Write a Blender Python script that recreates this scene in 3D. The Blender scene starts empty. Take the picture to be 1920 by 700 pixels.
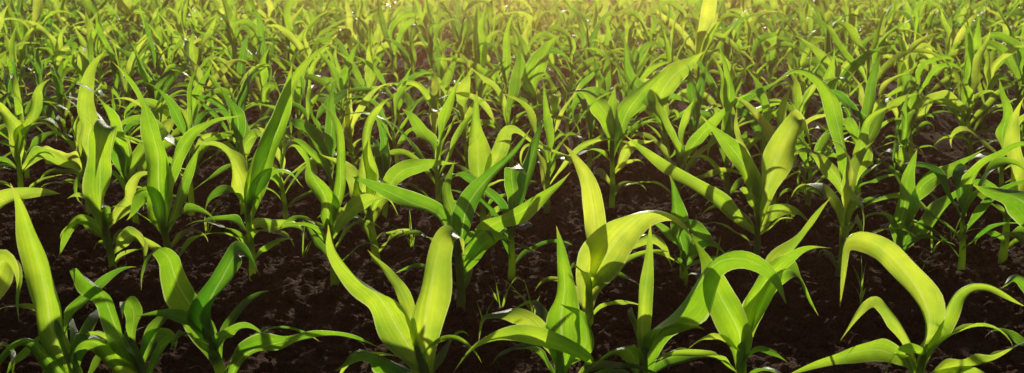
import bpy, math, random
import numpy as np
from mathutils import Vector, Matrix, noise
random.seed(11)
R = random.Random(41)
scene = bpy.context.scene
COL = scene.collection
scene.view_settings.view_transform = 'Standard'
scene.view_settings.look = 'None'
scene.view_settings.exposure = 0

# ---------------------------------------------------------------- camera
CAM_H = 0.90; F = 1855.0; PITCH = math.radians(12.46)
cam_d = bpy.data.cameras.new("camera"); cam = bpy.data.objects.new("camera", cam_d)
COL.objects.link(cam); scene.camera = cam
cam.location = (0, 0, CAM_H); cam.rotation_euler = (math.pi/2 - PITCH, 0, 0)
cam_d.sensor_width = 36; cam_d.lens = 36*F/1920.0
cam_d.clip_start = 0.05; cam_d.clip_end = 3000
cam_d.dof.use_dof = True; cam_d.dof.focus_distance = 2.7; cam_d.dof.aperture_fstop = 7.1

def survey(px, py, y):
    """photo measurement -> metres on the vertical plane at distance y"""
    u = (px-960)/F; v = (350-py)/F
    dy = math.cos(PITCH)+v*math.sin(PITCH); dz = -math.sin(PITCH)+v*math.cos(PITCH)
    t = y/dy
    return Vector((u*t, y, CAM_H+dz*t))

# ---------------------------------------------------------------- light
SUN_EL = math.radians(17.0); SUN_AZ = math.radians(2.0)
world = bpy.data.worlds.new("World"); scene.world = world; world.use_nodes = True
nt = world.node_tree; bg = nt.nodes['Background']
sky = nt.nodes.new('ShaderNodeTexSky'); sky.sky_type = 'NISHITA'; sky.sun_disc = False
sky.sun_elevation = SUN_EL; sky.sun_rotation = SUN_AZ
nt.links.new(sky.outputs[0], bg.inputs[0]); bg.inputs[1].default_value = 0.06
sd = bpy.data.lights.new("sun", 'SUN'); sd.energy = 5; sd.angle = math.radians(0.5); sd.color = (1.0, 0.90, 0.68)
sun = bpy.data.objects.new("sun", sd); COL.objects.link(sun)
sv = Vector((math.sin(SUN_AZ)*math.cos(SUN_EL), math.cos(SUN_AZ)*math.cos(SUN_EL), math.sin(SUN_EL)))
sun.rotation_euler = sv.to_track_quat('Z', 'Y').to_euler(); sun.location = (0, 20, 10)

# ---------------------------------------------------------------- materials
def newmat(name):
    m = bpy.data.materials.new(name); m.use_nodes = True
    n = m.node_tree.nodes; n.clear(); return m, n, m.node_tree.links
def math_node(n, l, op, a, b=None, c=None):
    k = n.new('ShaderNodeMath'); k.operation = op
    for i, v in enumerate((a, b, c)):
        if v is None: continue
        if isinstance(v, (int, float)): k.inputs[i].default_value = v
        else: l.new(v, k.inputs[i])
    return k.outputs[0]
def ramp(n, l, fac, stops):
    r = n.new('ShaderNodeValToRGB'); l.new(fac, r.inputs[0])
    e = r.color_ramp.elements
    while len(e) < len(stops): e.new(0.5)
    for i, (p, c) in enumerate(stops):
        e[i].position = p; e[i].color = (*c, 1)
    return r.outputs[0]
def mixc(n, l, f, a, b, mode='MIX'):
    k = n.new('ShaderNodeMix'); k.data_type = 'RGBA'; k.blend_type = mode
    if isinstance(f, (int, float)): k.inputs[0].default_value = f
    else: l.new(f, k.inputs[0])
    for s, v in ((6, a), (7, b)):
        if isinstance(v, tuple): k.inputs[s].default_value = (*v, 1)
        else: l.new(v, k.inputs[s])
    return k.outputs[2]

def leaf_material():
    m, n, l = newmat("corn_leaf_green")
    out = n.new('ShaderNodeOutputMaterial')
    uv = n.new('ShaderNodeUVMap'); uv.uv_map = "UVMap"
    sep = n.new('ShaderNodeSeparateXYZ'); l.new(uv.outputs[0], sep.inputs[0])
    u, v = sep.outputs[0], sep.outputs[1]
    a = math_node(n, l, 'MULTIPLY', math_node(n, l, 'ABSOLUTE', math_node(n, l, 'SUBTRACT', u, 0.5)), 2.0)
    rib = n.new('ShaderNodeMapRange'); rib.inputs[1].default_value = 0.085; rib.inputs[2].default_value = 0.02
    rib.interpolation_type = 'SMOOTHSTEP'; l.new(a, rib.inputs[0])
    ribv = math_node(n, l, 'MULTIPLY', rib.outputs[0], math_node(n, l, 'SUBTRACT', 1.0, math_node(n, l, 'MULTIPLY', v, 0.8)))
    edge = n.new('ShaderNodeMapRange'); edge.inputs[1].default_value = 0.90; edge.inputs[2].default_value = 1.0; l.new(a, edge.inputs[0])
    at = n.new('ShaderNodeAttribute'); at.attribute_name = "tint"
    cmb = n.new('ShaderNodeCombineXYZ'); l.new(math_node(n, l, 'MULTIPLY', u, 26.0), cmb.inputs[0])
    l.new(math_node(n, l, 'MULTIPLY', v, 1.5), cmb.inputs[1]); l.new(math_node(n, l, 'MULTIPLY', at.outputs['Fac'], 37.0), cmb.inputs[2])
    ns = n.new('ShaderNodeTexNoise'); ns.inputs['Scale'].default_value = 1.0; ns.inputs['Detail'].default_value = 3
    l.new(cmb.outputs[0], ns.inputs['Vector'])
    geo = n.new('ShaderNodeNewGeometry')
    nb = n.new('ShaderNodeTexNoise'); nb.inputs['Scale'].default_value = 14; nb.inputs['Detail'].default_value = 4
    l.new(geo.outputs['Position'], nb.inputs['Vector'])
    tr = ramp(n, l, at.outputs['Fac'], [(0.0, (0.16, 0.42, 0.016)), (0.5, (0.46, 0.74, 0.024)), (1.0, (0.84, 0.92, 0.09))])
    tr = mixc(n, l, 1.0, tr, ramp(n, l, ns.outputs['Fac'], [(0.3, (0.78, 0.82, 0.72)), (0.65, (1.05, 1.03, 1.08))]), 'MULTIPLY')
    tr = mixc(n, l, 1.0, tr, ramp(n, l, nb.outputs['Fac'], [(0.3, (0.62, 0.76, 0.8)), (0.7, (1.15, 1.08, 1.0))]), 'MULTIPLY')
    tr = mixc(n, l, math_node(n, l, 'MULTIPLY', ribv, 0.5), tr, (0.8, 0.88, 0.3))
    tr = mixc(n, l, math_node(n, l, 'MULTIPLY', edge.outputs[0], 0.6), tr, (0.9, 0.92, 0.4))  # bright rim of the blade painted into the translucent colour
    tip = n.new('ShaderNodeMapRange'); tip.inputs[1].default_value = 0.92; tip.inputs[2].default_value = 1.0; l.new(v, tip.inputs[0])
    tr = mixc(n, l, math_node(n, l, 'MULTIPLY', tip.outputs[0], 0.6), tr, (0.8, 0.5, 0.1))
    df = ramp(n, l, nb.outputs['Fac'], [(0.3, (0.020, 0.075, 0.022)), (0.7, (0.045, 0.12, 0.034))])
    df = mixc(n, l, math_node(n, l, 'MULTIPLY', ribv, 0.5), df, (0.2, 0.28, 0.1))
    df = mixc(n, l, math_node(n, l, 'MULTIPLY', tip.outputs[0], 0.5), df, (0.2, 0.14, 0.05))
    wv = math_node(n, l, 'SINE', math_node(n, l, 'MULTIPLY', u, 130.0))
    hgt = math_node(n, l, 'ADD', math_node(n, l, 'MULTIPLY', wv, 0.25), math_node(n, l, 'MULTIPLY', ns.outputs['Fac'], 1.3))
    bump = n.new('ShaderNodeBump'); bump.inputs['Strength'].default_value = 0.5; bump.inputs['Distance'].default_value = 0.002
    l.new(hgt, bump.inputs['Height'])
    p = n.new('ShaderNodeBsdfPrincipled'); l.new(df, p.inputs['Base Color'])
    l.new(ramp(n, l, nb.outputs['Fac'], [(0.3, (0.26,)*3), (0.7, (0.46,)*3)]), p.inputs['Roughness'])
    p.inputs['IOR'].default_value = 1.62; l.new(bump.outputs[0], p.inputs['Normal'])
    t = n.new('ShaderNodeBsdfTranslucent'); l.new(tr, t.inputs[0])
    mx = n.new('ShaderNodeMixShader'); mx.inputs[0].default_value = 0.62
    l.new(p.outputs[0], mx.inputs[1]); l.new(t.outputs[0], mx.inputs[2]); l.new(mx.outputs[0], out.inputs[0])
    return m
LEAF = leaf_material()

def stalk_material():
    m, n, l = newmat("corn_stalk_green")
    out = n.new('ShaderNodeOutputMaterial')
    tc = n.new('ShaderNodeNewGeometry'); sp = n.new('ShaderNodeSeparateXYZ'); l.new(tc.outputs['Position'], sp.inputs[0])
    h = math_node(n, l, 'MULTIPLY', sp.outputs[2], 6.0)
    c = ramp(n, l, h, [(0.0, (0.16, 0.10, 0.06)), (0.25, (0.13, 0.19, 0.04)), (1.0, (0.06, 0.13, 0.02))])
    p = n.new('ShaderNodeBsdfPrincipled'); l.new(c, p.inputs['Base Color']); p.inputs['Roughness'].default_value = 0.4
    t = n.new('ShaderNodeBsdfTranslucent'); t.inputs[0].default_value = (0.5, 0.65, 0.03, 1)
    mx = n.new('ShaderNodeMixShader'); mx.inputs[0].default_value = 0.5
    l.new(p.outputs[0], mx.inputs[1]); l.new(t.outputs[0], mx.inputs[2]); l.new(mx.outputs[0], out.inputs[0])
    return m
STALK = stalk_material()

def soil_material(name, dark, light, sc=1.0):
    m, n, l = newmat(name)
    out = n.new('ShaderNodeOutputMaterial'); p = n.new('ShaderNodeBsdfPrincipled')
    g = n.new('ShaderNodeNewGeometry')
    n1 = n.new('ShaderNodeTexNoise'); n1.inputs['Scale'].default_value = 9*sc; n1.inputs['Detail'].default_value = 8; n1.inputs['Roughness'].default_value = 0.7
    n2 = n.new('ShaderNodeTexNoise'); n2.inputs['Scale'].default_value = 130*sc; n2.inputs['Detail'].default_value = 6
    n3 = n.new('ShaderNodeTexVoronoi'); n3.inputs['Scale'].default_value = 55*sc
    for k in (n1, n2, n3): l.new(g.outputs['Position'], k.inputs['Vector'])
    c = ramp(n, l, n1.outputs['Fac'], [(0.3, dark), (0.72, light)])
    c = mixc(n, l, 1.0, c, ramp(n, l, n2.outputs['Fac'], [(0.3, (0.5,)*3), (0.7, (1.4,)*3)]), 'MULTIPLY')
    l.new(c, p.inputs['Base Color']); p.inputs['Roughness'].default_value = 1.0; p.inputs['Specular IOR Level'].default_value = 0.08
    hh = math_node(n, l, 'ADD', n2.outputs['Fac'], math_node(n, l, 'MULTIPLY', n3.outputs['Distance'], -0.7))
    b = n.new('ShaderNodeBump'); b.inputs['Strength'].default_value = 1.0; b.inputs['Distance'].default_value = 0.012
    l.new(hh, b.inputs['Height']); l.new(b.outputs[0], p.inputs['Normal']); l.new(p.outputs[0], out.inputs[0])
    return m
SOIL = soil_material("dark_soil", (0.034, 0.013, 0.008), (0.10, 0.042, 0.022))
CLOD = soil_material("soil_clod_brown", (0.04, 0.016, 0.010), (0.12, 0.052, 0.029), 1.5)
STONE = soil_material("pale_stone", (0.22, 0.19, 0.16), (0.4, 0.36, 0.3), 1.0)
REDC = soil_material("reddish_clod", (0.10, 0.036, 0.02), (0.2, 0.08, 0.045), 1.0)

# ---------------------------------------------------------------- ground
ROW0 = 1.96; RS = 0.79; SKEW = 0.07
def ridge(x, y):
    ph = (y - SKEW*x - ROW0)/RS
    return 0.018*math.cos(2*math.pi*ph)
def ghi(x, y):
    fade = max(0.0, min(1.0, (16-abs(y-3))/8)) * max(0.0, min(1.0, (14-abs(x))/8))
    if fade <= 0: return 0.0
    h = ridge(x, y) + 0.018*noise.noise(Vector((x*1.7, y*1.7, 0)))
    f = abs(noise.noise(Vector((x*9, y*9, 3))))*0.028 + abs(noise.noise(Vector((x*24, y*24, 7))))*0.026
    f += noise.noise(Vector((x*52, y*52, 9)))*0.009
    return (h + f - 0.012)*fade
def base_h(x, y):
    return ghi(x, y)
def axis(lo, fine_lo, fine_hi, hi, step, g):
    v = list(np.arange(fine_lo, fine_hi, step)); s = step; a = fine_hi
    while a < hi: v.append(a); s *= g; a += s
    v.append(hi); s = step; a = fine_lo; pre = []
    while a > lo:
        s *= g; a -= s; pre.append(max(a, lo))
    return pre[::-1]+v
xs = axis(-900, -1.5, 1.5, 900, 0.010, 1.03)
ys = axis(-900, 1.5, 4.0, 1500, 0.010, 1.025)
vs = [(x, y, ghi(x, y)) for y in ys for x in xs]
nx = len(xs); ny = len(ys)
ii = np.arange((ny-1)*(nx-1)); r = ii//(nx-1); c = ii % (nx-1); b0 = r*nx+c
faces = np.stack([b0, b0+1, b0+nx+1, b0+nx], 1)
def np_mesh(name, V, Fq, mat, uv=None, tint=None, smooth=True):
    me = bpy.data.meshes.new(name)
    V = np.asarray(V, dtype=np.float32); Fq = np.asarray(Fq, dtype=np.int32)
    k = Fq.shape[1]
    me.vertices.add(len(V)); me.vertices.foreach_set('co', V.ravel())
    me.loops.add(Fq.size); me.loops.foreach_set('vertex_index', Fq.ravel())
    me.polygons.add(len(Fq)); me.polygons.foreach_set('loop_start', np.arange(len(Fq), dtype=np.int32)*k)
    try: me.polygons.foreach_set('loop_total', np.full(len(Fq), k, dtype=np.int32))
    except Exception: pass
    me.polygons.foreach_set('use_smooth', np.full(len(Fq), smooth))
    me.materials.append(mat)
    if uv is not None:
        ul = me.uv_layers.new(name="UVMap"); ul.data.foreach_set('uv', np.asarray(uv, dtype=np.float32)[Fq.ravel()].ravel())
    if tint is not None:
        a = me.attributes.new("tint", 'FLOAT', 'POINT'); a.data.foreach_set('value', np.asarray(tint, dtype=np.float32))
    me.update(calc_edges=True); return me
gme = np_mesh("ground", vs, faces, SOIL)
ground = bpy.data.objects.new("ground", gme); COL.objects.link(ground)
ground["kind"] = "structure"; ground["label"] = "dark brown crumbly tilled field soil"; ground["category"] = "ground"

# ---------------------------------------------------------------- added haze box, warm-tinted to imitate the lens flare glow
hm = bpy.data.materials.new("flare_glow_haze"); hm.use_nodes = True; hn = hm.node_tree.nodes; hn.clear()
ho = hn.new('ShaderNodeOutputMaterial'); hv = hn.new('ShaderNodeVolumeScatter')
hv.inputs['Color'].default_value = (1.0, 0.46, 0.28, 1); hv.inputs['Density'].default_value = 0.018; hv.inputs['Anisotropy'].default_value = 0.935
hm.node_tree.links.new(hv.outputs[0], ho.inputs['Volume'])
X0, X1, Y0, Y1, Z0, Z1 = -60, 60, -8, 60, -0.5, 2.2
hme = bpy.data.meshes.new("flare_haze")
hme.from_pydata([(x, y, z) for z in (Z0, Z1) for y in (Y0, Y1) for x in (X0, X1)], [], [(0, 2, 3, 1), (4, 5, 7, 6), (0, 1, 5, 4), (2, 6, 7, 3), (0, 4, 6, 2), (1, 3, 7, 5)])
hme.materials.append(hm); hz = bpy.data.objects.new("flare_haze", hme); COL.objects.link(hz)
hz["kind"] = "stuff"; hz["label"] = "added warm haze imitating lens flare over the field"; hz["category"] = "haze"

# ---------------------------------------------------------------- leaf / stalk geometry
def catmull(P, n):
    P = [P[0]*2-P[1]]+list(P)+[P[-1]*2-P[-2]]
    segs = len(P)-3; out = []
    L = [(P[i+2]-P[i+1]).length for i in range(segs)]; T = sum(L)
    for k in range(n+1):
        s = k/n*T; i = 0
        while i < segs-1 and s > L[i]: s -= L[i]; i += 1
        t = min(1, s/max(L[i], 1e-6)); a, b, c, d = P[i:i+4]
        out.append(0.5*((2*b)+(c-a)*t+(2*a-5*b+4*c-d)*t*t+(3*b-3*c+d-a)*t**3))
    return out
def wprof(s, pk=0.38, b=0.32):
    if s < pk:
        t = s/pk; return b+(1-b)*(t*t*(3-2*t))
    t = (s-pk)/(1-pk); return max(0.012, (1-t**1.5)**1.12)
def leaf_geo(C, width, n0, roll0, roll1, across, fold, wave, rnd, tint, wb=0.32):
    n = len(C)-1; V = []; UV = []; TI = []; Fc = []
    T0 = (C[1]-C[0]).normalized(); N = (n0-T0*n0.dot(T0)).normalized(); Tp = T0
    ph1 = rnd.uniform(0, 6.28); ph2 = rnd.uniform(0, 6.28); ph3 = rnd.uniform(0, 6.28); ph4 = rnd.uniform(0, 6.28)
    fr = rnd.uniform(8, 14); fr2 = rnd.uniform(19, 27); pk = rnd.uniform(0.26, 0.42); wob = rnd.uniform(6, 30)
    asy = rnd.uniform(-.12, .12)
    for i in range(n+1):
        T = (C[min(i+1, n)]-C[max(i-1, 0)]).normalized()
        N = Tp.rotation_difference(T) @ N; N = (N-T*N.dot(T)).normalized(); Tp = T
        s = i/n; roll = math.radians(roll0+(roll1-roll0)*s+wob*math.sin(ph3+s*6)*min(1, s*3))
        Nn = Matrix.Rotation(roll, 3, T) @ N; S = T.cross(Nn)
        hw = width*0.5*wprof(s, pk, wb)*(1+0.06*math.sin(ph4+s*11))
        fo = fold*(1.6-0.9*s+0.5*math.sin(ph4+s*7))
        cw = Nn*(width*0.14*math.sin(ph1+s*9)*min(1, s*4))+S*(width*0.07*math.sin(ph2+s*8)*min(1, s*4))
        for j in range(across):
            q = j/(across-1)*2-1; a = abs(q)
            ang = fo*a
            off = hw*a*math.sin(ang)
            ph = ph1 if q < 0 else ph2
            wv = wave*hw*a*a*(math.sin(fr*s+ph)+0.5*math.sin(fr2*s+ph*2))*min(1, s*4)
            side = q*hw*math.cos(ang)*(1+asy*(1 if q > 0 else -1))
            V.append(C[i]+cw+S*side+Nn*(off+wv)); UV.append((j/(across-1), s)); TI.append(tint)
    for i in range(n):
        for j in range(across-1):
            a = i*across+j; Fc.append((a, a+1, a+across+1, a+across))
    return V, Fc, UV, TI
def tube_geo(P, Rr, k=10, tint=0.5):
    V = []; Fc = []; UV = []
    for i, p in enumerate(P):
        T = (P[min(i+1, len(P)-1)]-P[max(i-1, 0)]).normalized()
        A = T.cross(Vector((0, 1, 0))).normalized(); B = T.cross(A)
        for j in range(k):
            g = j/k*2*math.pi; V.append(p+A*math.cos(g)*Rr[i]+B*math.sin(g)*Rr[i]*0.85); UV.append((j/k, i/len(P)))
    for i in range(len(P)-1):
        for j in range(k):
            a = i*k+j; b = i*k+(j+1) % k; Fc.append((a, b, b+k, a+k))
    return V, Fc, UV, [tint]*len(V)
def stalk_pts(b, t, n=10, r0=0.0125, r1=0.0065):
    P = []; Rr = []
    for i in range(n+1):
        s = i/n; P.append(b.lerp(t, s)+Vector((0.004*math.sin(s*5), 0, 0)))
        Rr.append((r0+(r1-r0)*s)*(1+0.10*(math.sin(s*19)**2)))
    Rr[-1] *= 0.4; return P, Rr

def gen_leaf_curve(start, az, e0, droop, length, rnd, n, power=1.6, azd=0.0):
    P = [start.copy()]; p = start.copy()
    for i in range(n):
        s = (i+0.5)/n; e = e0-droop*s**power; a = az+azd*s
        p = p+Vector((math.cos(a)*math.cos(e), math.sin(a)*math.cos(e), math.sin(e)))*(length/n); P.append(p.copy())
    return P
def plant_leaves(rnd, size, nseg, across, wf=1.0):
    """list of leaf geos plus stalk, around origin"""
    geos = []; hs = rnd.uniform(0.18, 0.28)*size
    top = Vector((rnd.uniform(-.03, .03), rnd.uniform(-.03, .03), hs))
    nl = rnd.choice((6, 7, 7, 8)) if wf > 1.1 else rnd.choice((7, 8, 8, 9)); az = rnd.uniform(0, 6.28)
    pt = rnd.uniform(0.02, 0.85)
    for i in range(nl):
        f = i/(nl-1)
        z = Vector((0, 0, 0.012)).lerp(top, 0.15+0.85*f**0.8)
        a = az+(math.pi if i % 2 else 0)+rnd.uniform(-0.6, 0.6)
        e0 = math.radians(36+44*f+rnd.uniform(-12, 12)); e0 = min(e0, math.radians(87))
        L = size*(0.18+0.20*math.sin(math.pi*min(1, 0.12+0.62*f)))*rnd.uniform(0.75, 1.2)
        w = wf*size*(0.020+0.034*min(1, f*1.4))*rnd.uniform(0.75, 1.2)
        dr = math.radians(rnd.choice((30, 60, 100, 130, 160, 190)) if f > .3 else rnd.uniform(60, 130))
        if f > 0.85: dr *= rnd.uniform(.2, .8)
        C = gen_leaf_curve(z, a, e0, dr, L, rnd, nseg, rnd.uniform(1.3, 2.8), rnd.uniform(-1.0, 1.0))
        n0 = Vector((-math.cos(a), -math.sin(a), 1.0))
        geos.append(leaf_geo(C, w, n0, 0, rnd.uniform(-110, 110), across, rnd.uniform(0.15, 0.55), rnd.uniform(0.1, 0.32), rnd, min(1, max(0, pt+rnd.uniform(-.35, .35)))))
    P, Rr = stalk_pts(Vector((0, 0, -0.03)), top, 6, 0.013*size, 0.007*size)
    return geos, tube_geo(P, Rr, 6, 0.3)
def merge(gs):
    V = []; Fc = []; UV = []; TI = []
    for v, f, u, t in gs:
        o = len(V); V += [tuple(q) for q in v]; UV += u; TI += t; Fc += [tuple(k+o for k in q) for q in f]
    return V, Fc, UV, TI

GROUP = "young corn plants growing in rows"
def tag(o, label):
    o["label"] = label; o["category"] = "corn plant"; o["group"] = GROUP
def part(name, geo, mat, parent, loc):
    V = [q-loc for q in geo[0]]
    me = np_mesh(name, V, geo[1], mat, geo[2], geo[3]); o = bpy.data.objects.new(name, me); COL.objects.link(o)
    o.parent = parent; return o

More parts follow.
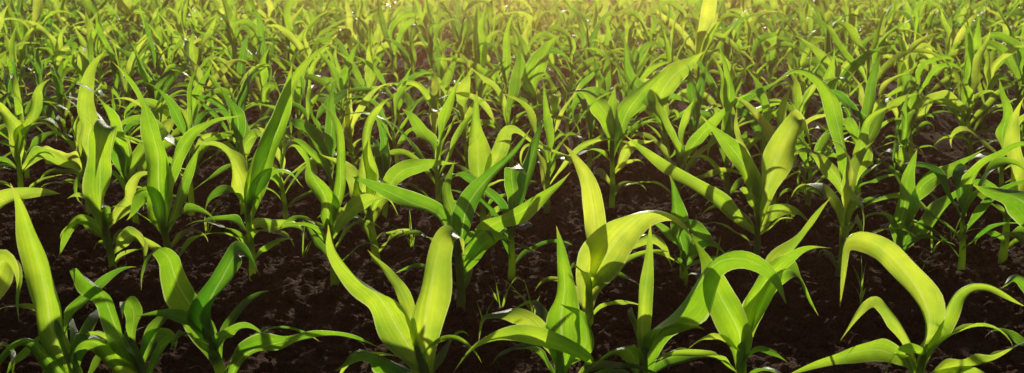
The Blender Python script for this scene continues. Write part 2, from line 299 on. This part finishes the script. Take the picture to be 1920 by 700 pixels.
# ---------------------------------------------------------------- surveyed plants
HERO = [
 (122, 1.93, (108, 600), [
   (92, 10, -10, -.08, [(118, 720), (104, 640), (92, 560), (70, 480), (42, 410), (14, 350)]),
   (46, 0, 40, -.12, [(118, 735), (84, 668), (46, 640), (8, 665), (-30, 710)]),
   (44, 0, 50, .10, [(118, 700), (150, 640), (172, 628), (215, 650)])], 4, "tall corn plant with one broad upright leaf"),
 (-40, 1.95, (-30, 640), [
   (60, 0, 20, -.05, [(-35, 640), (-20, 560), (0, 495), (28, 535), (44, 602)])], 2, "corn plant with a drooping pointed leaf"),
 (252, 1.96, (240, 620), [
   (68, 10, -25, -.08, [(246, 700), (224, 620), (188, 560), (152, 515), (136, 500), (128, 540)]),
   (60, 0, 30, -.12, [(246, 740), (215, 680), (180, 640), (145, 660), (140, 720)]),
   (40, 0, 60, .08, [(250, 690), (280, 640), (310, 632), (330, 660)])], 4, "corn plant with its leaf tip curled over"),
 (398, 1.96, (386, 610), [
   (78, 12, -20, -.02, [(388, 680), (370, 600), (342, 530), (318, 484), (292, 476, -.05), (276, 512, -.07), (270, 545, -.08)]),
   (76, -12, 20, .05, [(386, 680), (392, 590), (414, 520), (440, 475), (456, 468, .05), (472, 486, .09), (484, 520, .1)]),
   (34, 0, 60, -.05, [(394, 690), (415, 632), (455, 613), (512, 645)]),
   (56, 20, 40, -.10, [(405, 745), (450, 678), (530, 636), (610, 630), (708, 652)])], 3, "corn plant with two broad leaves in a V"),
 (795, 1.96, (786, 640), [
   (82, -8, 4, .02, [(792, 720), (800, 640), (808, 550), (820, 480), (832, 440, .02), (848, 428, .05), (862, 442, .08), (866, 480, .1)]),
   (80, 14, -34, -.06, [(788, 720), (760, 640), (712, 560), (655, 505), (618, 462), (612, 425)]),
   (34, 0, 30, .05, [(784, 650), (768, 590), (742, 530), (690, 468)]),
   (48, 0, 60, -.12, [(780, 745), (735, 685), (680, 662), (625, 695)])], 2, "corn plant with one upright leaf folded at tip"),
 (1052, 1.96, (1052, 640), [
   (82, -6, 10, .0, [(1052, 710), (1056, 640), (1060, 560), (1050, 490), (1044, 425)]),
   (52, 40, 20, -.16, [(1050, 740), (1110, 690), (1070, 655), (990, 632), (905, 652), (845, 705)]),
   (44, 0, 60, -.05, [(1048, 680), (1000, 610), (955, 585), (908, 592), (902, 640)]),
   (46, 0, 60, -.03, [(1060, 700), (1092, 650), (1090, 590), (1050, 568)])], 3, "corn plant with narrow upright and arching leaves"),
 (1212, 1.96, (1212, 650), [
   (44, 0, 25, .04, [(1210, 700), (1206, 620), (1210, 530), (1222, 415)]),
   (98, 10, 30, -.06, [(1214, 710), (1232, 640), (1275, 560), (1330, 500), (1385, 492), (1440, 520), (1470, 570)]),
   (46, 0, 40, -.10, [(1208, 730), (1180, 660), (1150, 652), (1118, 690)])], 4, "corn plant with a broad arching leaf"),
 (1400, 1.98, (1396, 640), [
   (78, 10, -20, -.02, [(1400, 700), (1384, 630), (1352, 560), (1336, 500), (1300, 450, .06)]),
   (60, -10, 30, .08, [(1402, 690), (1412, 590), (1450, 500), (1510, 440), (1562, 372)]),
   (46, -30, 30, -.10, [(1400, 650), (1430, 530), (1490, 478), (1560, 465)]),
   (40, 0, 40, .15, [(1402, 640), (1460, 520), (1500, 520), (1532, 592)])], 3, "corn plant with leaves fanned in wide V"),
 (1744, 1.94, (1738, 640), [
   (78, 8, 40, -.16, [(1742, 710), (1734, 620), (1716, 540), (1674, 474), (1622, 446), (1578, 462), (1572, 575)]),
   (44, -30, 50, -.03, [(1742, 690), (1765, 600), (1800, 552), (1850, 540), (1930, 572)]),
   (34, 0, 40, -.05, [(1735, 700), (1680, 600), (1630, 566), (1578, 640)]),
   (48, 30, 50, -.15, [(1740, 730), (1690, 668), (1600, 662), (1475, 700)]),
   (46, 0, 60, -.15, [(1750, 740), (1800, 690), (1865, 668), (1940, 640)]),
   (40, 0, 60, -.05, [(1750, 730), (1780, 700), (1830, 695), (1880, 740)])], 3, "corn plant with a broad leaf hanging over"),
 (1975, 2.0, (1970, 600), [
   (52, 0, 40, -.1, [(1970, 660), (1950, 570), (1915, 520), (1872, 545)])], 2, "corn plant with drooping leaves"),
 (-70, 2.55, (-64, 420), [
   (56, 0, -10, -.04, [(-66, 440), (-20, 392), (40, 364), (112, 366)]),
   (40, 0, 30, .0, [(-66, 430), (-40, 330), (-10, 270)])], 1, "corn plant with a leaf held out level"),
 (1985, 2.5, (1984, 420), [
   (70, 0, 10, -.05, [(1984, 470), (1950, 412), (1890, 368), (1832, 346)])], 1, "corn plant with a broad side leaf"),
 (196, 2.80, (196, 395), [
   (62, -6, 10, .0, [(197, 440), (192, 360), (186, 290), (190, 246), (196, 238, .05), (204, 262, .1), (208, 300, .11)]),
   (34, 0, 50, -.10, [(192, 450), (160, 412), (132, 420), (108, 482)]),
   (32, 0, 50, .05, [(200, 430), (240, 370), (262, 330), (300, 325)]),
   (34, 0, 40, -.1, [(200, 480), (240, 440), (262, 462), (275, 500)])], 5, "corn plant with upright leaf folded at tip"),
 (308, 2.78, (306, 400), [
   (56, 8, -15, -.03, [(308, 430), (298, 340), (290, 270), (268, 185), (208, 116)]),
   (34, -20, 40, .0, [(310, 420), (322, 330), (352, 262), (400, 226), (456, 212)]),
   (54, 0, 20, -.06, [(308, 440), (296, 380), (270, 366), (232, 412)]),
   (34, 0, 20, .05, [(310, 440), (345, 350), (372, 272)])], 5, "tall corn plant with long pointed leaves"),
 (462, 2.75, (464, 360), [
   (66, -8, 15, .03, [(466, 420), (480, 350), (506, 280), (528, 210), (548, 120)]),
   (30, -8, 30, .12, [(466, 400), (500, 270), (556, 140), (634, 66)]),
   (52, 14, -20, -.05, [(462, 390), (446, 326), (410, 282), (365, 262)]),
   (38, 0, 60, -.1, [(468, 430), (500, 412), (550, 420), (580, 450)]),
   (30, 0, 60, .0, [(462, 400), (490, 335), (540, 322), (572, 350)])], 5, "tall corn plant with long leaf reaching up"),
 (620, 2.72, (616, 410), [
   (56, 10, -25, -.05, [(618, 440), (606, 370), (582, 308), (552, 278), (534, 290)]),
   (36, 0, 30, .05, [(620, 430), (640, 330), (632, 240), (600, 190)]),
   (34, 0, 50, -.05, [(622, 450), (660, 390), (720, 370), (745, 410)])], 5, "corn plant with a curled leaf"),
 (700, 2.95, (694, 390), [
   (56, -8, 20, .0, [(694, 420), (682, 350), (678, 310), (694, 262)]),
   (44, 0, 60, .05, [(696, 400), (740, 330), (800, 312), (860, 300)]),
   (40, 0, 20, .0, [(696, 400), (670, 350), (640, 310), (600, 288)]),
   (38, 0, 40, .0, [(694, 380), (690, 250), (720, 190), (736, 180)])], 5, "corn plant with crossed leaves"),
 (860, 2.55, (860, 440), [
   (50, -14, 10, .02, [(860, 480), (874, 400), (912, 340), (955, 290), (992, 240)]),
   (56, 10, 20, -.02, [(864, 490), (910, 436), (965, 405), (1015, 370), (1066, 322)]),
   (46, 30, -10, -.04, [(858, 480), (828, 410), (770, 382), (710, 354), (650, 318)]),
   (38, 0, 70, -.12, [(864, 520), (900, 465), (945, 445), (1015, 478)]),
   (34, 0, 40, .1, [(860, 460), (840, 360), (850, 300)])], 4, "corn plant with long leaves spread low"),
 (1104, 2.45, (1108, 520), [
   (100, -8, 30, -.12, [(1104, 590), (1112, 520), (1150, 445), (1205, 400), (1258, 412), (1300, 470)]),
   (56, 10, -10, .06, [(1108, 520), (1118, 430), (1104, 350), (1076, 300), (1054, 268)]),
   (40, 0, 30, .1, [(1110, 540), (1160, 470), (1230, 450), (1260, 500)])], 4, "corn plant with a big arching leaf"),
 (1285, 2.7, (1284, 470), [
   (46, 0, 20, -.03, [(1284, 500), (1276, 430), (1262, 370), (1256, 330)]),
   (50, 0, 50, -.1, [(1286, 500), (1320, 450), (1290, 424), (1275, 460)])], 5, "small corn plant with short leaves"),
 (1422, 3.02, (1424, 400), [
   (68, -14, 20, .02, [(1428, 430), (1440, 350), (1464, 280), (1486, 226), (1496, 216, .06), (1508, 250, .10), (1512, 290, .11)]),
   (52, 10, -20, -.02, [(1422, 420), (1406, 330), (1368, 270), (1310, 222)]),
   (46, 24, -10, -.06, [(1420, 440), (1370, 398), (1300, 352), (1230, 296), (1172, 250)]),
   (36, 0, 40, .1, [(1424, 420), (1410, 300), (1380, 240), (1376, 200)]),
   (34, 0, 60, -.05, [(1426, 440), (1460, 395), (1500, 390), (1530, 440)])], 5, "tall corn plant with thick curling leaf"),
 (1690, 2.95, (1692, 430), [
   (58, -8, 10, .02, [(1690, 470), (1690, 420), (1694, 370), (1706, 320), (1722, 280)]),
   (42, -10, 60, -.02, [(1694, 480), (1726, 430), (1780, 380), (1840, 348), (1900, 370)]),
   (34, 20, 20, .1, [(1692, 450), (1730, 350), (1790, 310), (1850, 282)])], 4, "corn plant with an outstretched side leaf"),
 (1590, 3.25, (1592, 360), [
   (42, -10, 20, .0, [(1592, 390), (1604, 310), (1624, 230), (1675, 198)]),
   (40, 0, 30, .05, [(1590, 380), (1580, 260), (1548, 170), (1495, 134), (1440, 160)]),
   (36, 0, 30, -.05, [(1590, 380), (1560, 320), (1510, 280), (1480, 300)])], 4, "corn plant with an arched thin leaf"),
 (1892, 2.95, (1894, 380), [
   (54, 0, 8, .0, [(1894, 410), (1892, 340), (1898, 260), (1920, 180)]),
   (40, 0, 40, .0, [(1896, 400), (1930, 330), (1960, 330)])], 4, "corn plant with a slim upright leaf"),
 (1146, 3.60, (1150, 250), [
   (46, 10, 60, -.05, [(1150, 300), (1142, 230), (1122, 186), (1094, 170), (1066, 182)]),
   (40, -10, 20, .05, [(1152, 290), (1170, 220), (1210, 170), (1260, 120)]),
   (50, 0, 20, .1, [(1150, 300), (1154, 220), (1150, 160)]),
   (30, 0, 30, -.05, [(1152, 330), (1190, 270), (1230, 262)])], 4, "tall corn plant with bare lower stalk"),
 (30, 3.55, (36, 250), [
   (40, 10, 40, -.05, [(36, 310), (30, 250), (0, 200), (-40, 190)]),
   (36, 0, 50, -.05, [(38, 320), (80, 290), (130, 310), (160, 350)]),
   (40, -10, 20, .05, [(36, 290), (60, 220), (70, 170), (96, 150)])], 5, "corn plant with bending leaves"),
 (160, 3.6, (158, 280), [
   (50, -4, 10, .02, [(158, 310), (156, 250), (154, 200), (168, 140), (200, 96)]),
   (36, 0, 60, .02, [(158, 320), (110, 290), (70, 280)])], 5, "corn plant with a broad upright leaf"),
 (905, 3.3, (902, 330), [
   (50, 0, 20, .04, [(902, 380), (898, 300), (888, 240), (896, 170)]),
   (36, 0, 40, -.02, [(904, 360), (930, 290), (956, 246), (1010, 268), (1070, 290)])], 5, "corn plant with leaning upper leaf"),
 (1250, 4.3, (1246, 210), [
   (58, -20, 20, -.02, [(1246, 240), (1240, 180), (1270, 135), (1322, 95)]),
   (40, 0, 30, .05, [(1246, 250), (1220, 190), (1180, 140), (1170, 70)])], 4, "corn plant with a broad slanting leaf"),
 (1004, 5.0, (1004, 180), [
   (44, -10, 30, .0, [(1004, 200), (1000, 140), (1020, 100), (1056, 70)]),
   (36, 0, 30, .0, [(1004, 200), (980, 150), (968, 90)])], 5, "corn plant with a dark shaded leaf"),
 (1704, 4.6, (1704, 200), [
   (46, 0, 10, .0, [(1704, 240), (1702, 190), (1700, 145), (1712, 130)]),
   (36, 0, 50, .0, [(1706, 230), (1760, 190), (1830, 215)])], 5, "corn plant with one upright oval leaf"),
]
hero_pos = []
for (bx, d, top, leaves, extra, lab) in HERO:
    b = survey(bx, 350, d); gz = base_h(b.x, d); b = Vector((b.x, d, gz-0.02))
    hero_pos.append((b.x, d))
    e = bpy.data.objects.new("corn_plant", None); e.empty_display_size = 0.1; COL.objects.link(e); e.location = b
    tag(e, lab+" on dark soil")
    t = survey(top[0], top[1], d)
    sc = 0.9+0.25*R.random()
    P, Rr = stalk_pts(b-Vector((0, 0, 0.01)), t, 12, 0.0125*sc, 0.0075*sc)
    part("stalk", tube_geo(P, Rr, 12), STALK, e, b)
    pt = R.uniform(0.25, 0.7)
    for (w, r0, r1, dep, pts) in leaves:
        C = []; m = len(pts)
        for i, q in enumerate(pts):
            dy = q[2] if len(q) > 2 else dep*(i/(m-1))**1.5
            C.append(survey(q[0], q[1], d+dy))
        tt = min(1, max(0, (C[0].z-b.z)/(t.z-b.z))); C[0] = b.lerp(t, tt)
        C = catmull(C, 34)
        n0 = Vector((0, -1, 0.25))*R.choice((1, 1, -1))
        g = leaf_geo(C, w*d/F*0.94, n0, r0, r1, 9, R.uniform(0.25, 0.65), R.uniform(0.18, 0.42), R, min(1, max(0, pt+R.uniform(-.3, .35))), 0.30)
        part("leaf", g, LEAF, e, b)
    for k in range(extra+1):
        f = k/(extra+1); st = b.lerp(t, 0.2+0.75*f)
        a = math.pi*(k % 2)+R.uniform(-1.3, 1.3)
        C = gen_leaf_curve(st, a, math.radians(R.uniform(35, 70)), math.radians(R.uniform(60, 140)), R.uniform(0.14, 0.28), R, 18, R.uniform(1.2, 2.4), R.uniform(-.9, .9))
        g = leaf_geo(C, R.uniform(0.021, 0.038), Vector((-math.cos(a), -math.sin(a), 1)), 0, R.uniform(-90, 90), 7, R.uniform(.15, .5), R.uniform(.1, .3), R, min(1, max(0, pt+R.uniform(-.35, .35))))
        part("leaf", g, LEAF, e, b)

# ---------------------------------------------------------------- remaining rows
spots = []
for r in range(0, 44):
    x = -(3.0+(ROW0+RS*r)*0.60)
    while x < 3.0+(ROW0+RS*r)*0.60:
        x += R.uniform(0.14, 0.21)*(1.0 if r < 5 else 1.15 if r < 14 else 1.45 if r < 26 else 1.9)
        y = ROW0+RS*r+SKEW*x+R.uniform(-.06, .06)
        if r == 0 and abs(x) < 1.3: continue
        if any(abs(x-hx) < 0.12 and -0.5 < y-hy < 0.34 for hx, hy in hero_pos): continue
        if r > 0 and R.random() < 0.04: continue
        spots.append((x, y))
def inview(x, y): return abs(x) < y*0.535+0.05 and y > 1.9
cand = sorted([s for s in spots if inview(*s)], key=lambda s: s[1])
NEED = 300-len(HERO)
indiv = cand[:NEED]; iset = set(indiv); rest = [s for s in spots if s not in iset]
NEARPART = 60
LAB = "young green corn plant with arching leaves in tilled soil"
for k, (x, y) in enumerate(indiv[:NEARPART]):
    g, st = plant_leaves(R, R.uniform(0.82, 1.05), 20, 7)
    e = bpy.data.objects.new("corn_plant", None); COL.objects.link(e); e.location = (x, y, base_h(x, y)-0.01); tag(e, LAB)
    part("stalk", st, STALK, e, Vector((0, 0, 0)))
    for q in g: part("leaf", q, LEAF, e, Vector((0, 0, 0)))
VAR = []
for k in range(28):
    g, st = plant_leaves(R, R.uniform(1.0, 1.2), 16, 5, 1.0)
    V, Fc, UV, TI = merge(g+[st])
    me = np_mesh("corn_plant", V, Fc, LEAF, UV, TI); VAR.append(me)
for (x, y) in indiv[NEARPART:]:
    o = bpy.data.objects.new("corn_plant", R.choice(VAR)); COL.objects.link(o)
    o.location = (x, y, base_h(x, y)-0.01); s = R.uniform(0.8, 1.2)
    o.scale = (s, s, s*R.uniform(.95, 1.15)); o.rotation_euler = (R.uniform(-.08, .08), R.uniform(-.08, .08), R.uniform(0, 6.28)); tag(o, LAB)
low = []
for k in range(30):
    g, st = plant_leaves(R, R.uniform(1.15, 1.3), 10, 3, 1.15)
    V, Fc, UV, TI = merge(g+[st]); low.append((np.array(V), np.array(Fc), np.array(UV), np.array(TI)))
AV = []; AF = []; AU = []; AT = []; off = 0
for (x, y) in rest:
    V, Fc, UV, TI = low[R.randrange(len(low))]; a = R.uniform(0, 6.28); s = R.uniform(.65, .85) if y < 8 else R.uniform(.8, 1.25)
    ca, sa = math.cos(a)*s, math.sin(a)*s
    W = np.stack([V[:, 0]*ca-V[:, 1]*sa+x, V[:, 0]*sa+V[:, 1]*ca+y, V[:, 2]*s*R.uniform(.92, 1.15)], 1)
    AV.append(W); AF.append(Fc+off); AU.append(UV); AT.append(TI); off += len(V)
fme = np_mesh("corn_field", np.concatenate(AV), np.concatenate(AF), LEAF, np.concatenate(AU), np.concatenate(AT))
fo = bpy.data.objects.new("corn_field", fme); COL.objects.link(fo)
fo["kind"] = "stuff"; fo["label"] = "dense rows of young green corn filling the field"; fo["category"] = "corn field"

# ---------------------------------------------------------------- clods, stones
import bmesh
def clod(seed, sub):
    bm = bmesh.new(); bmesh.ops.create_icosphere(bm, subdivisions=sub, radius=1); o = Vector((seed*7.3, seed*3.1, 0))
    for v in bm.verts:
        n = v.co.normalized(); v.co = n*(1+0.55*noise.noise(n*1.3+o)+0.22*noise.noise(n*3.7+o))
    V = np.array([tuple(v.co) for v in bm.verts]); Fc = np.array([[q.index for q in f.verts] for f in bm.faces]); bm.free(); return V, Fc
CV = [clod(i, 2) for i in range(10)]+[clod(i+20, 3) for i in range(3)]
AV = []; AF = []; off = 0
for k in range(14000):
    y = 1.3+5.5*R.random()**1.5; x = R.uniform(-1, 1)*(y*0.58+0.3)
    sz = 0.0035+0.022*R.random()**3.5
    V, Fc = CV[R.randrange(10)] if sz < 0.014 else CV[10+R.randrange(3)]
    M = np.array(Matrix.Rotation(R.uniform(0, 6.28), 3, Vector((R.random(), R.random(), R.random()+.1)).normalized()))
    W = (V*np.array([1, R.uniform(.6, 1), R.uniform(.5, .9)])*sz)@M.T+np.array([x, y, ghi(x, y)+sz*0.25])
    AV.append(W); AF.append(Fc+off); off += len(V)
cme = np_mesh("soil_clods", np.concatenate(AV), np.concatenate(AF), CLOD)
co = bpy.data.objects.new("soil_clods", cme); COL.objects.link(co)
co["kind"] = "stuff"; co["label"] = "loose dark brown soil clods and crumbs"; co["category"] = "soil"
for (px, y, sz, mat, nm, lb) in [(984, 3.35, .022, STONE, "stone", "small pale grey stone lying on dark soil"),
        (1325, 3.35, .018, STONE, "stone", "small pale grey stone lying on dark soil"),
        (600, 2.62, .024, CLOD, "dirt_clod", "large dark brown dirt clod between rows"),
        (1805, 2.42, .038, REDC, "dirt_clod", "large reddish brown dirt clod between rows"),
        (1160, 2.6, .02, CLOD, "dirt_clod", "large dark brown dirt clod between rows"),
        (1760, 3.9, .05, CLOD, "dirt_clod", "large dark brown dirt clod between rows"),
        (455, 2.3, .02, CLOD, "dirt_clod", "large dark brown dirt clod between rows")]:
    V, Fc = CV[10+R.randrange(3)]; p = survey(px, 350, y)
    me = np_mesh(nm, V*sz*np.array([1.2, .9, .65]), Fc, mat); o = bpy.data.objects.new(nm, me); COL.objects.link(o)
    o.location = (p.x, y, ghi(p.x, y)+sz*.3); o.rotation_euler = (0, 0, R.uniform(0, 6)); o["label"] = lb; o["category"] = nm.replace("_", " ")
    o["group"] = "stones and clods on the soil"
# ---------------------------------------------------------------- weeds
for (px, y) in [(940, 2.55), (905, 2.45), (1350, 2.95), (1795, 3.2), (1735, 2.7), (1025, 4.3), (1000, 2.5), (1630, 2.6), (560, 3.1), (380, 3.3), (1480, 3.4), (770, 3.2), (1510, 4.0), (1760, 3.1)]:
    p = survey(px, 350, y); gs = []
    for k in range(R.choice((3, 4, 6))):
        a = R.uniform(0, 6.28); C = gen_leaf_curve(Vector((R.uniform(-.006, .006), R.uniform(-.006, .006), -.005)), a, math.radians(R.uniform(55, 88)), math.radians(R.uniform(10, 70)), R.uniform(.06, .16), R, 10)
        gs.append(leaf_geo(C, R.uniform(.004, .007), Vector((-math.cos(a), -math.sin(a), 1)), 0, R.uniform(-90, 90), 3, .3, 0, R, R.uniform(.4, .9), .6))
    V, Fc, UV, TI = merge(gs); me = np_mesh("grass_weed", V, Fc, LEAF, UV, TI); o = bpy.data.objects.new("grass_weed", me); COL.objects.link(o)
    o.location = (p.x, y, ghi(p.x, y)); o["label"] = "thin grass weed sprouting from dark soil"; o["category"] = "weed"; o["group"] = "weeds between the corn rows"
print("plants", len(HERO), len(indiv), len(rest), "last indiv y", indiv[-1])
